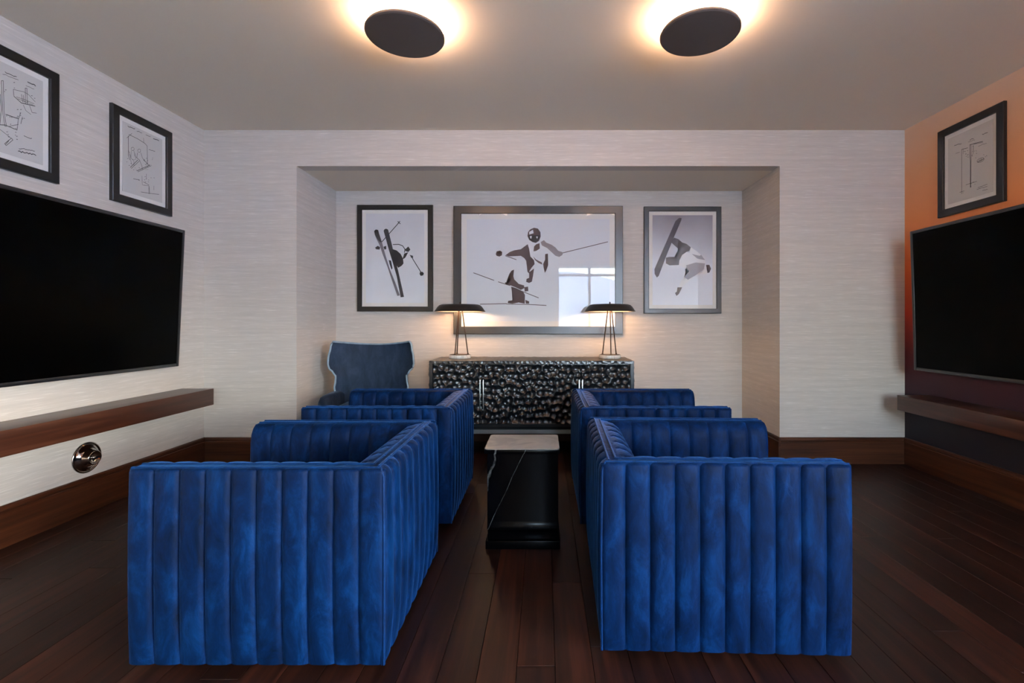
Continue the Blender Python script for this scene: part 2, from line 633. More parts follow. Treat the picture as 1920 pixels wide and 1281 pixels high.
# walnut boards running away from the lens, ends staggered row by row
PW, GAP = 0.1285, 0.0012
plank_cache = {}
row = 0
x = XL
rp = random.Random(11)
while x < XW - 0.01:
    x1 = min(x + PW, XW)
    yend = YN if (x1 > NXL and x < NXR) else (YB if x < XR else YO)
    ybeg = YR if x1 <= XA else YA
    y = ybeg - rp.uniform(0.2, 1.7)
    while y < yend:
        L = rp.choice([1.5, 1.8, 2.1, 2.4])
        y1 = min(y + L, yend)
        if yend - y1 < 0.35:
            y1 = yend
        ya = max(y, ybeg)
        if y1 - ya > 0.02:
            key = (round(x1 - x, 4), round(y1 - ya, 3))
            if key not in plank_cache:
                bm = bmesh.new()
                bm_box(bm, (GAP / 2, GAP / 2, -0.012), (key[0] - GAP / 2, key[1] - GAP / 2, 0.0))
                top = [e for e in bm.edges if all(v.co.z > -0.001 for v in e.verts)]
                bmesh.ops.bevel(bm, geom=top, offset=0.0012, segments=1, affect='EDGES')
                o = from_bm('plank', bm, floor, M_plank)
                plank_cache[key] = o.data
            else:
                o = link('plank', plank_cache[key], floor)
            o.location = (x, ya, 0)
        y = y1
    x = x1
    row += 1

struct(box('ceiling', (XL - T, YA - T, ZC), (XW + T, YB + T, ZC + 0.1), None, M_ceil))
struct(box('wall_left', (XL - T, YR - T, -0.012), (XL, YB + T, ZC), None, M_wall))
struct(box('wall_right', (XR, YO, -0.012), (XR + T, YB + T, ZC), None, M_mural))
struct(boxes('wall_back', [((XL, YB, -0.012), (NXL, YB + T, ZC)), ((NXR, YB, -0.012), (XR, YB + T, ZC)), ((NXL, YB, NZ), (NXR, YB + T, ZC))], None, M_wall))
struct(box('wall_niche_left', (NXL - T, YB + T, -0.012), (NXL, YN + T, NZ), None, M_wall))
struct(box('wall_niche_right', (NXR, YB + T, -0.012), (NXR + T, YN + T, NZ), None, M_wall))
struct(box('wall_niche_back', (NXL, YN, -0.012), (NXR, YN + T, NZ), None, M_wall))
struct(box('ceiling_niche', (NXL - T, YB + T, NZ), (NXR + T, YN + T, NZ + 0.1), None, M_ceil))
# behind the camera: return wall, rear wall, window wall
struct(box('wall_return', (XR + T, YO, -0.012), (XW + T, YO + T, ZC), None, M_plaster))
struct(boxes('wall_rear', [((XL, YR - T, -0.012), (0.34, YR, ZC)), ((1.92, YR - T, -0.012), (XA, YR, ZC)),
                           ((0.34, YR - T, 2.60), (1.92, YR, ZC)), ((0.34, YR - T, -0.012), (1.92, YR, 0.92))], None, M_plaster))
struct(boxes('wall_window_side', [((XW, YA, 2.60), (XW + T, YO, ZC)), ((XW, YA, -0.012), (XW + T, YO, 0.08))], None, M_plaster))
struct(box('wall_added_alcove_side', (XA - T, YA - T, -0.012), (XA, YR - T, ZC), None, M_plaster))
struct(box('wall_added_alcove_rear', (XA, YA - T, -0.012), (XW + T, YA, ZC), None, M_plaster))


def window(name, a, b, n, fixed, axis, sill=0.08):
    """floor to ceiling window with a transom; a..b along the wall"""
    fr = 0.06
    lst = []
    step = (b - a) / n

    def bx(u0, u1, z0, z1):
        if axis == 'y':
            return ((fixed, u0, z0), (fixed + 0.08, u1, z1))
        return ((u0, fixed - 0.08, z0), (u1, fixed, z1))
    for k in range(n + 1):
        c = a + step * k
        lst.append(bx(max(a, c - fr / 2), min(b, c + fr / 2), sill, 2.60))
    for z0, z1 in ((sill, sill + 0.06), (2.30, 2.36), (2.54, 2.60)):
        lst.append(bx(a, b, z0, z1))
    w = struct(boxes(name, lst, None, M_white))
    for k in range(n):
        u0, u1 = a + step * k + fr / 2, a + step * (k + 1) - fr / 2
        for z0, z1 in ((sill + 0.06, 2.30), (2.36, 2.54)):
            if axis == 'y':
                box('pane', (fixed + 0.037, u0, z0), (fixed + 0.043, u1, z1), w, M_pane)
            else:
                box('pane', (u0, fixed - 0.043, z0), (u1, fixed - 0.037, z1), w, M_pane)
    return w


window('window_1', YA, YO, 4, XW, 'y')  # bays along the added alcove lengthen the side light
window('window_2', 0.34, 1.92, 2, YR, 'x', 0.92)

# snowy ground and hills outside
gv, gf = [], []
N = 40
for i in range(N + 1):
    for j in range(N + 1):
        X, Y = -400 + 800 * i / N, -400 + 800 * j / N
        d = math.hypot(X, Y)
        h = -5.0 + max(0, d - 60) * 0.12 * (0.5 + 0.5 * math.sin(X * 0.021 + 1.3) * math.cos(Y * 0.017)) + max(0, d - 60) * 0.03
        gv.append((X, Y, h))
for i in range(N):
    for j in range(N):
        a = i * (N + 1) + j
        gf.append((a, a + N + 1, a + N + 2, a + 1))
struct(pydata('ground_hills', gv, gf, None, M_snow, True))


def baseboard(name, a, b, side, mat, h=0.215):
    """moulded board: flat face with a small stepped cap. a,b = ends along the wall; side gives the wall plane"""
    prof = [(0, 0), (0.018, 0), (0.018, h - 0.034), (0.013, h - 0.030), (0.013, h - 0.026), (0.016, h - 0.022), (0.014, h - 0.006), (0.008, h), (0, h)]
    kind, p, sgn = side
    if kind == 'x':
        poly = [(p + sgn * q, z) for q, z in prof]
        return struct(prism(name, poly, 'y', a, b, None, mat, smooth=False))
    poly = [(p - q, z) for q, z in prof]
    return struct(prism(name, poly, 'x', a, b, None, mat, smooth=False))


baseboard('baseboard_left', YR, YB, ('x', XL, 1), M_base_y)
baseboard('baseboard_right', YO, YB, ('x', XR, -1), M_base_y)
baseboard('baseboard_back_left', XL + 0.018, NXL, ('y', YB, -1), M_base_x)
baseboard('baseboard_back_right', NXR, XR - 0.018, ('y', YB, -1), M_base_x)
baseboard('baseboard_niche_left', YB - 0.018, YN, ('x', NXL, 1), M_base_y)
baseboard('baseboard_niche_right', YB - 0.018, YN, ('x', NXR, -1), M_base_y)
baseboard('baseboard_niche_back', NXL + 0.018, NXR - 0.018, ('y', YN, -1), M_base_x)

# ------------------------------------------------------------------ blue channel-tufted swivel chairs
CD, CW, CHT, CZ0 = 0.86, 0.79, 0.680, 0.030


def channel_mesh(name, width, prof, bulge, nu=10, sink=0.005, mat=None, tuck=(0.30, 0.10)):
    """prof: (outward, z) path of one stuffed channel; bulging across its width, pinched at the seams"""
    P2 = [Vector(p) for p in prof]
    n = len(P2)
    v, f = [], []
    for i, p in enumerate(P2):
        d = (P2[min(i + 1, n - 1)] - P2[max(i - 1, 0)]).normalized()
        nrm = Vector((-d.y, d.x))
        t = i / (n - 1)
        e = 1.0
        if t < tuck[0]:
            e = 0.06 + 0.94 * math.sin(math.pi / 2 * t / tuck[0])
        if t > 1 - tuck[1]:
            e = 0.45 + 0.55 * (1 - t) / tuck[1]
        for j in range(nu + 1):
            u = -1 + 2 * j / nu
            dd = bulge * e * math.sqrt(max(0, 1 - abs(u) ** 2.4)) - sink
            q = p + nrm * dd
            v.append((u * width / 2, -q.x, q.y))
    for i in range(n - 1):
        for j in range(nu):
            a = i * (nu + 1) + j
            f.append((a, a + nu + 1, a + nu + 2, a + 1))
    me = bpy.data.meshes.new(name)
    me.from_pydata(v, [], f)
    me.update()
    me.materials.append(mat)
    me.polygons.foreach_set('use_smooth', [True] * len(me.polygons))
    return me


def resample(pts, n):
    P2 = [Vector(p) for p in pts]
    L = [0]
    for a, b in zip(P2, P2[1:]):
        L.append(L[-1] + (b - a).length)
    out = []
    for k in range(n):
        s = L[-1] * k / (n - 1)
        i = max(j for j in range(len(L)) if L[j] <= s + 1e-9)
        i = min(i, len(P2) - 2)
        t = (s - L[i]) / (L[i + 1] - L[i])
        out.append(P2[i].lerp(P2[i + 1], t))
    return out


def arc(cx, cz, r, a0, a1, n):
    return [(cx + r * math.cos(math.radians(a0 + (a1 - a0) * k / n)), cz + r * math.sin(math.radians(a0 + (a1 - a0) * k / n))) for k in range(n + 1)]


# profiles run top -> bottom so that the normal (-dy, dx) points outward
def outer_prof(rad, bow):
    pts = arc(-rad, CHT - 0.004 - rad, rad, 90, 0, 5)
    zt = CHT - 0.004 - rad
    for k in range(1, 13):
        t = k / 12
        pts.append((bow * math.sin(math.pi * t), zt + (CZ0 - zt) * t))
    return pts


def inner_prof(thick, soft):
    zt = CHT - 0.004
    pts = [(0.0, zt), (thick * 0.35, zt + 0.004), (thick * 0.68, zt - 0.014 * soft), (thick * 0.9, zt - 0.045 * soft), (thick, zt - 0.09 * soft),
           (thick * 1.03, zt - 0.16), (thick * 1.02, zt - 0.24), (thick * 0.98, 0.36)]
    return pts


N_AO, N_AI, N_BO, N_BI = 10, 8, 9, 6
STRIP0, STRIP1 = 0.020, 0.062      # top strip between the two welts, measured from the outer face
ARM_T, BACK_T = 0.068, 0.100       # inner pads
prof_ao = outer_prof(0.014, 0.006)
prof_bo = outer_prof(0.040, 0.006)
prof_ai = inner_prof(ARM_T, 0.85)
prof_bi = inner_prof(BACK_T, 1.0)
w_ao = (CD - 0.012) / N_AO
w_bo = (CW - 0.012) / N_BO
in_len = CD - STRIP1 - BACK_T + 0.035
w_ai = in_len / N_AI
w_bi = (CW - 2 * (STRIP1 + ARM_T) + 0.06) / N_BI
me_ao = channel_mesh('tufted_channel_arm_outside', w_ao, prof_ao, 0.016, mat=M_velvet)
me_bo = channel_mesh('tufted_channel_back_outside', w_bo, prof_bo, 0.017, mat=M_velvet)
me_ai = channel_mesh('tufted_channel_arm_inside', w_ai, resample(prof_ai, 14), 0.011, mat=M_velvet)
me_bi = channel_mesh('tufted_channel_back_inside', w_bi, resample(prof_bi, 14), 0.012, mat=M_velvet)
OF = 0.012   # face plane lies this far inside the outer extent


def make_chair():
    r = thing('tufted_armchair', 'blue velvet chair', 'armchair')
    lathe('swivel_base', [(0.24, 0.0), (0.25, 0.004), (0.25, 0.016), (0.235, 0.02), (0.10, 0.022), (0.10, 0.045)], r, M_black)
    box('seat_base', (-CD / 2 + 0.012, -CW / 2 + 0.10, CZ0 + 0.002), (CD / 2 - 0.10, CW / 2 - 0.10, 0.275), r, M_velvet, 0.012)
    sc = box('seat_cushion', (-CD / 2 - 0.004, -CW / 2 + STRIP1 + ARM_T + 0.006, 0.277), (CD / 2 - STRIP1 - BACK_T - 0.004, CW / 2 - STRIP1 - ARM_T - 0.006, 0.425), r, M_velvet, 0.045, 4)
    for s in (-1, 1):
        # core: outer side, top strip, rounded inner pad
        poly = [(OF + 0.004, CZ0), (OF + 0.004, CHT - 0.016), (STRIP0 - 0.004, CHT - 0.004), (STRIP1, CHT - 0.004)]
        poly += [(STRIP1 + q * 0.94, z - 0.006) for q, z in prof_ai[1:]]
        poly += [(STRIP1 + ARM_T * 0.9, CZ0)]
        poly = [(s * (CW / 2 - q), z) for q, z in poly]
        arm = prism('arm', poly, 'x', -CD / 2 + 0.002, CD / 2 - STRIP1 + 0.004, r, M_velvet, 0.016)
        for k in range(N_AO):
            c = link('tufted_channel', me_ao, arm)
            c.location = (-CD / 2 + 0.006 + w_ao * (k + 0.5), s * (CW / 2 - OF), 0)
            c.rotation_euler = (0, 0, 0 if s < 0 else math.pi)
        for k in range(N_AI):
            c = link('tufted_channel', me_ai, arm)
            c.location = (-CD / 2 + 0.008 + w_ai * (k + 0.5), s * (CW / 2 - STRIP1), 0)
            c.rotation_euler = (0, 0, math.pi if s < 0 else 0)
        for q in (STRIP0, STRIP1):
            tube('piping', [(-CD / 2 + 0.012, s * (CW / 2 - q), CHT - 0.003), (CD / 2 - q, s * (CW / 2 - q), CHT - 0.003)], 0.0042, arm, M_velvet_pipe, 6)
    poly = [(OF + 0.004, CZ0), (OF + 0.004, CHT - 0.044), (OF + 0.016, CHT - 0.016), (STRIP0 + 0.016, CHT - 0.004), (STRIP1, CHT - 0.004)]
    poly += [(STRIP1 + q * 0.94, z - 0.006) for q, z in prof_bi[1:]]
    poly += [(STRIP1 + BACK_T * 0.9, CZ0)]
    poly = [(CD / 2 - q, z) for q, z in poly]
    back = prism('backrest', poly, 'y', -CW / 2 + OF + 0.003, CW / 2 - OF - 0.003, r, M_velvet, 0.004)
    for k in range(N_BO):
        c = link('tufted_channel', me_bo, back)
        c.location = (CD / 2 - OF, -CW / 2 + 0.006 + w_bo * (k + 0.5), 0)
        c.rotation_euler = (0, 0, math.pi / 2)
    for k in range(N_BI):
        c = link('tufted_channel', me_bi, back)
        c.location = (CD / 2 - STRIP1, -w_bi * N_BI / 2 + w_bi * (k + 0.5), 0)
        c.rotation_euler = (0, 0, -math.pi / 2)
    for q in (STRIP0 + 0.016, STRIP1):
        tube('piping', [(CD / 2 - q, -CW / 2 + q, CHT - 0.003), (CD / 2 - q, CW / 2 - q, CHT - 0.003)], 0.0042, back, M_velvet_pipe, 6)
    for s in (-1, 1):
        tube('piping', [(CD / 2 - 0.020, s * (CW / 2 - 0.014), CHT - 0.004), (CD / 2 - 0.010, s * (CW / 2 - 0.009), CHT - 0.03),
                        (CD / 2 - 0.006, s * (CW / 2 - 0.004), 0.36), (CD / 2 - 0.009, s * (CW / 2 - 0.009), CZ0 + 0.002)], 0.0045, back, M_velvet_pipe, 6)
    return r


proto = make_chair()
chairs = [
    ('navy channel-tufted velvet tub chair nearest the camera, turned to the left television', (-0.948, 1.948), 0.0),
    ('navy channel-tufted velvet tub chair behind the near left one, in front of the wingback', (-0.940, 3.045), 0.0),
    ('navy channel-tufted velvet tub chair nearest the camera, turned to the right television', (0.633, 2.004), math.pi - math.radians(2.0)),
    ('navy channel-tufted velvet tub chair behind the near right one, beside the carved sideboard', (0.627, 3.040), math.pi),
]
for i, (lab, (cx, cy), rz) in enumerate(chairs):
    c = proto if i == 0 else copy_tree(proto)
    c.location = (cx, cy, 0)
    c.rotation_euler = (0, 0, rz)
    tag(c, lab, 'armchair', 'tufted chairs facing the televisions')

# ------------------------------------------------------------------ marble side table
t = thing('side_table', 'small black marble pedestal side table between the tufted chairs', 'side table', (-0.113, 2.5735, 0))
hw, hd = 0.192, 0.1555
box('plinth', (-hw + 0.006, -hd + 0.002, 0), (hw + 0.003, hd - 0.004, 0.042), t, M_marble, 0.003)
prism('pedestal', [(-hd + 0.03, 0.042), (-hd + 0.03, 0.075), (-hd + 0.022, 0.088), (-hd + 0.008, 0.098), (-hd + 0.006, 0.11), (-hd + 0.012, 0.125), (-hd + 0.016, 0.14), (-hd + 0.016, 0.486),
                   (hd - 0.016, 0.486), (hd - 0.016, 0.042)], 'x', -hw + 0.014, hw - 0.006, t, M_marble, 0.003, 2)
tt = box('table_top', (-hw, -hd, 0.486), (hw, hd, 0.508), t, M_marble, 0.004)
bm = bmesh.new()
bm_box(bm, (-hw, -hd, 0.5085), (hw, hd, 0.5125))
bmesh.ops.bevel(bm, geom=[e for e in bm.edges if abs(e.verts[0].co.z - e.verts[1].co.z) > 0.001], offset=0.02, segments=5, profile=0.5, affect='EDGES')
sl = from_bm('reflection_sheet', bm, tt, M_top_reflection)  # added sheet, its grey stands in for the glancing reflection
sl['label'] = 'thin grey sheet painted as the reflection on the marble top'

# ------------------------------------------------------------------ carved sideboard
SX0, SX1, SY0, SY1, SZ = -0.985, 0.773, 4.06, 4.55, 0.828
SWD = SX1 - SX0


def carved_sheet(w, h, cell, depth, res, seed, stretch=1.0):
    """gouged surface: one shallow scoop per cell with a crisp ridge between neighbours; local x 0..w, z 0..h, front -y"""
    rg = np.random.default_rng(seed)
    nx, nz = max(1, int(round(w / cell))), max(1, int(round(h / (cell * stretch))))
    sites = []
    for i in range(-1, nx + 1):
        for k in range(-1, nz + 1):
            off = 0.5 if k % 2 else 0.0
            sites.append(((i + 0.5 + off * 0.8 - 0.2 + rg.uniform(-0.30, 0.30)) * w / nx, (k + 0.5 + rg.uniform(-0.32, 0.32)) * h / nz))
    sites = np.array(sites)
    gx, gz = int(w / res) + 1, int(h / res) + 1
    X, Z = np.meshgrid(np.linspace(0, w, gx), np.linspace(0, h, gz), indexing='ij')
    D = np.full(X.shape, 9.0)
    for sx_, sz_ in sites:
        a = rg.uniform(0.85, 1.2)
        d = ((X - sx_) * a) ** 2 + ((Z - sz_) / stretch) ** 2
        D = np.minimum(D, d)
    H = np.minimum(D / (cell * 0.62) ** 2, 1.3) * depth
    v = [(float(X[i, k]), -float(H[i, k]), float(Z[i, k])) for i in range(gx) for k in range(gz)]
    f = [(i * gz + k, (i + 1) * gz + k, (i + 1) * gz + k + 1, i * gz + k + 1) for i in range(gx - 1) for k in range(gz - 1)]
    return v, f


sb = thing('sideboard', 'long black sideboard with hammered gouge-carved doors, against the niche wall', 'sideboard', ((SX0 + SX1) / 2, (SY0 + SY1) / 2, 0))
ox, oy = (SX0 + SX1) / 2, (SY0 + SY1) / 2


def L(x, y, z):
    return (x - ox, y - oy, z)


ZD0, ZD1 = 0.289, 0.796
body = boxes('body', [(L(SX0 + 0.004, SY0 + 0.03, 0.262), L(SX1 - 0.004, SY1, 0.803)),
                      (L(SX0 + 0.002, SY0 + 0.006, 0.262), L(SX1 - 0.002, SY0 + 0.04, 0.285)),
                      (L(SX0 + 0.002, SY0 + 0.006, 0.262), L(SX0 + 0.030, SY0 + 0.04, 0.803)),
                      (L(SX1 - 0.030, SY0 + 0.006, 0.262), L(SX1 - 0.002, SY0 + 0.04, 0.803))], sb, M_carved)
# carved cheeks left and right
for sx_, rz in ((SX0, -math.pi / 2), (SX1, math.pi / 2)):
    v, f = carved_sheet(SY1 - SY0, 0.54, 0.045, 0.006, 0.008, 5)
    o = pydata('side_panel', v, f, sb, M_carved, True)
    o.location = L(sx_ + (0.004 if sx_ < 0 else -0.004), SY1 if sx_ < 0 else SY0, 0.262)
    o.rotation_euler = (0, 0, rz)
# top slab: flat core, gouged upper face, gouged front edge
top = box('top', L(SX0, SY0 + 0.003, 0.803), L(SX1, SY1, SZ - 0.003), sb, M_top, 0.003)
v, f = carved_sheet(SWD - 0.006, SY1 - SY0 - 0.006, 0.045, 0.0028, 0.008, 9)
o = pydata('carved_surface', v, f, top, M_top, True)
o.location = L(SX0 + 0.003, SY0 + 0.003, SZ - 0.003)
o.rotation_euler = (-math.pi / 2, 0, 0)
v, f = carved_sheet(SWD - 0.004, 0.023, 0.044, 0.005, 0.004, 3)
o = pydata('carved_edge', v, f, top, M_carved, True)
o.location = L(SX0 + 0.002, SY0 + 0.003, 0.804)
# four doors
xs = [SX0 + 0.034, (903 - CX) * SY0 / F, (996 - CX) * SY0 / F, (1089 - CX) * SY0 / F, SX1 - 0.034]
for k in range(4):
    a, b = xs[k] + 0.002, xs[k + 1] - 0.002
    v, f = carved_sheet(b - a, ZD1 - ZD0, 0.050, 0.017, 0.0052, 20 + k, 1.1)
    n0 = len(v)
    v += [(0, 0.02, 0), (b - a, 0.02, 0), (b - a, 0.02, ZD1 - ZD0), (0, 0.02, ZD1 - ZD0), (0, 0, 0), (b - a, 0, 0), (b - a, 0, ZD1 - ZD0), (0, 0, ZD1 - ZD0)]
    f += [(n0, n0 + 1, n0 + 5, n0 + 4), (n0 + 1, n0 + 2, n0 + 6, n0 + 5), (n0 + 2, n0 + 3, n0 + 7, n0 + 6), (n0 + 3, n0, n0 + 4, n0 + 7), (n0 + 3, n0 + 2, n0 + 1, n0)]
    d = pydata('door', v, f, sb, M_carved, True)
    d.data.set_sharp_from_angle(angle=math.radians(38))
    d.location = L(a, SY0 + 0.017, ZD0)
    hx = (b - a) - 0.012 if k in (0, 2) else 0.012
    h = boxes('handle', [((hx - 0.004, -0.026, 0.125), (hx + 0.004, -0.018, 0.378)), ((hx - 0.003, -0.02, 0.135), (hx + 0.003, 0.0, 0.143)), ((hx - 0.003, -0.02, 0.36), (hx + 0.003, 0.0, 0.368))], d, M_steel, 0.001)
    h['label'] = 'slim steel bar handle'
# steel sled base
boxes('base_frame', [(L(SX0 + 0.06, SY0 + 0.03, 0.197), L(SX1 - 0.06, SY0 + 0.07, 0.232)), (L(SX0 + 0.06, SY1 - 0.07, 0.197), L(SX1 - 0.06, SY1 - 0.03, 0.232)),
                     (L(SX0 + 0.06, SY0 + 0.07, 0.197), L(SX0 + 0.10, SY1 - 0.07, 0.232)), (L(SX1 - 0.10, SY0 + 0.07, 0.197), L(SX1 - 0.06, SY1 - 0.07, 0.232))], sb, M_steel)
box('plinth', L(SX0 + 0.05, SY0 + 0.05, 0.232), L(SX1 - 0.05, SY1 - 0.04, 0.262), sb, M_plinth)
for sx_ in (SX0 + 0.06, SX1 - 0.10):
    for sy_ in (SY0 + 0.03, SY1 - 0.07):
        box('leg', L(sx_, sy_, 0.0), L(sx_ + 0.04, sy_ + 0.04, 0.197), sb, M_black, 0.002)


# ------------------------------------------------------------------ tripod table lamps
def lamp(label, x, y, rot):
    zb = SZ + 0.002
    r = thing('table_lamp', label, 'lamp', (x, y, zb), rot, 'lamps on the sideboard')
    lathe('base', [(0.0985, 0.0), (0.100, 0.003), (0.100, 0.027), (0.0985, 0.030)], r, M_stone)
    lathe('base_plate', [(0.092, 0.030), (0.092, 0.033), (0.090, 0.034)], r, M_rod)
    zs = 0.428
    for k in range(3):
        a = 2 * math.pi * k / 3
        rod = tube('rod', [(0.073 * math.cos(a), 0.073 * math.sin(a), 0.033), (0.018 * math.cos(a), 0.018 * math.sin(a), zs + 0.03)], 0.0055, r, M_rod, 10)
        lathe('rod_foot', [(0.009, 0.033), (0.009, 0.041), (0.006, 0.044)], rod, M_rod, 12, loc=(0.073 * math.cos(a), 0.073 * math.sin(a), 0))
    lathe('shade', [(0.0, zs + 0.066), (0.100, zs + 0.066), (0.165, zs + 0.063), (0.186, zs + 0.056), (0.203, zs + 0.040), (0.222, zs + 0.012), (0.2305, zs), (0.2305, zs - 0.003),
                    (0.2285, zs - 0.003), (0.2285, zs + 0.001)], r, M_lamp, 64, cap=False)
    lathe('shade_lining', [(0.2285, zs + 0.001), (0.220, zs + 0.011), (0.200, zs + 0.038), (0.183, zs + 0.053), (0.162, zs + 0.058), (0.0, zs + 0.060)], r, M_lampin, 64, cap=False)
    lathe('finial', [(0.007, zs + 0.066), (0.007, zs + 0.072), (0.005, zs + 0.078), (0.008, zs + 0.082), (0.0, zs + 0.088)], r, M_rod, 16)
    for k in range(3):
        a = 2 * math.pi * (k + 0.5) / 3
        lathe('bulb', [(0.001, -0.020), (0.010, -0.018), (0.017, -0.010), (0.020, 0.0), (0.017, 0.010), (0.012, 0.018), (0.011, 0.026), (0.001, 0.027)], r, M_bulb, 20,
              loc=(0.085 * math.cos(a), 0.085 * math.sin(a), zs + 0.030))
    return r


lamp('bronze tripod table lamp at the left end of the sideboard, near the wingback', (862.5 - CX) * 4.36 / F, 4.36, math.radians(2))
lamp('bronze tripod table lamp at the right end of the sideboard', (1143.5 - CX) * 4.34 / F, 4.34, math.radians(30))

# ------------------------------------------------------------------ ceiling lights
for lab, lx, ly in (('round dark disc ceiling light glowing at its rim, left of the pair', -0.721, 2.468), ('round dark disc ceiling light glowing at its rim, right of the pair', 0.804, 2.453)):
    r = thing('ceiling_light', lab, 'ceiling light', (lx, ly, ZC), 0, 'disc ceiling lights')
    lathe('canopy', [(0.11, -0.033), (0.11, 0.0)], r, M_plaster, 40)
    lathe('diffuser', [(0.190, -0.074), (0.194, -0.071), (0.194, -0.037), (0.188, -0.033)], r, M_diff, 72)
    lathe('disc', [(0.191, -0.095), (0.196, -0.093), (0.200, -0.088), (0.200, -0.080), (0.197, -0.075)], r, M_disc, 72)

# ------------------------------------------------------------------ televisions
def television(label, zb, xfront, y_far, h, tilt, left):
    w = h * 16 / 9
    yc = y_far - w / 2
    rz = math.pi / 2 if left else -math.pi / 2
    r = thing('television', label, 'television', (xfront, yc, zb), rz, 'wall televisions', tilt)
    b = 0.022
    box('cabinet', (-w / 2 + 0.012, 0.02, 0.01), (w / 2 - 0.012, 0.042, h - 0.01), r, M_tvb, 0.004)
    boxes('bezel', [((-w / 2, 0.0, 0), (-w / 2 + b, 0.024, h)), ((w / 2 - b, 0.0, 0), (w / 2, 0.024, h)),
                    ((-w / 2 + b, 0.0, 0), (w / 2 - b, 0.024, b)), ((-w / 2 + b, 0.0, h - b), (w / 2 - b, 0.024, h))], r, M_tvb, 0.003)
    box('screen', (-w / 2 + b, 0.005, b), (w / 2 - b, 0.02, h - b), r, M_tv)
    return r, w


d_l = 0.05
tvl, tw = television('large black television hung on the pale left wall above the wooden shelf', 0.829, -2.735, 3.556, 1.018, 0.047, True)
tvr, tw2 = television('large black television hung on the orange sunset wall above the wooden shelf', 0.796, 2.805, 3.600, 1.050, 0.030, False)
for tv, wallx, sgn, zc in ((tvl, XL, 1, 1.30), (tvr, XR, -1, 1.30)):
    zl = zc - tv.location.z
    box('wall_bracket', (-0.25, 0.042, zl - 0.2), (0.25, abs(wallx - tv.location.x) - 0.004 + (-0.045 if False else 0), zl + 0.05), tv, M_black)

# ------------------------------------------------------------------ floating shelves
box_l = box('floating_shelf', (XL, 1.2, 0.523), (-2.546, 3.66, 0.648), None, M_shelf, 0.002)
tag(box_l, 'thick floating walnut shelf on the pale left wall under the television', 'shelf')
box_r = box('floating_shelf', (2.715, 1.7, 0.4845), (XR, 3.65, 0.599), None, M_shelf, 0.002)
tag(box_r, 'thick floating walnut shelf on the dark sunset wall under the television', 'shelf')

# ------------------------------------------------------------------ chrome wall fitting under the left shelf
p = at_x(162, 858, XL)
cf = thing('wall_fitting', 'round chrome wall fitting between the left shelf and the baseboard', 'wall fitting', (XL, p.y, p.z))
lathe('flange', [(0.093, 0.0), (0.094, 0.004), (0.090, 0.008), (0.084, 0.009), (0.081, 0.006), (0.078, 0.007), (0.070, 0.016), (0.056, 0.026), (0.046, 0.032)], cf, M_chrome, 56, rot=(0, math.pi / 2, 0), sharp=60)
lathe('nozzle', [(0.060, 0.020), (0.052, 0.034), (0.046, 0.045), (0.043, 0.053), (0.040, 0.056), (0.036, 0.055), (0.030, 0.048), (0.016, 0.043), (0.004, 0.042)], cf, M_chrome, 48, rot=(0, math.pi / 2, 0), sharp=60)
lathe('knob', [(0.010, 0.041), (0.010, 0.050), (0.006, 0.054), (0.001, 0.055)], cf, M_chrome, 20, rot=(0, math.pi / 2, 0), sharp=60)


# ------------------------------------------------------------------ framed pictures
def ribbon(bm, pts, w, y):
    pts = [Vector((p[0], p[1])) for p in pts]
    for a, b in zip(pts, pts[1:]):
        d = (b - a)
        if d.length < 1e-6:
            continue
        n = Vector((-d.y, d.x)).normalized() * w / 2
        e = d.normalized() * w * 0.3
        q = [a + n - e, b + n + e, b - n + e, a - n - e]
        bm.faces.new([bm.verts.new((k.x, y, k.y)) for k in q])


def poly_mesh(name, polys, y, parent, mat):
    bm = bmesh.new()
    for pl in polys:
        vs_ = [bm.verts.new((p[0], y, p[1])) for p in pl]
        fc = bm.faces.new(vs_)
    bmesh.ops.triangulate(bm, faces=bm.faces)
    bmesh.ops.recalc_face_normals(bm, faces=bm.faces)
    for fc in bm.faces:
        if fc.normal.y > 0:
            fc.normal_flip()
    me = bpy.data.meshes.new(name)
    bm.to_mesh(me)
    bm.free()
    return link(name, me, parent, mat)


def lines_mesh(name, polylines, w, y, parent, mat):
    bm = bmesh.new()
    for pl in polylines:
        ww = w
        if isinstance(pl[0], (int, float)):
            ww, pl = w * pl[0], pl[1:]
        ribbon(bm, pl, ww, y)
    me = bpy.data.meshes.new(name)
    bm.to_mesh(me)
    bm.free()
    return link(name, me, parent, mat)


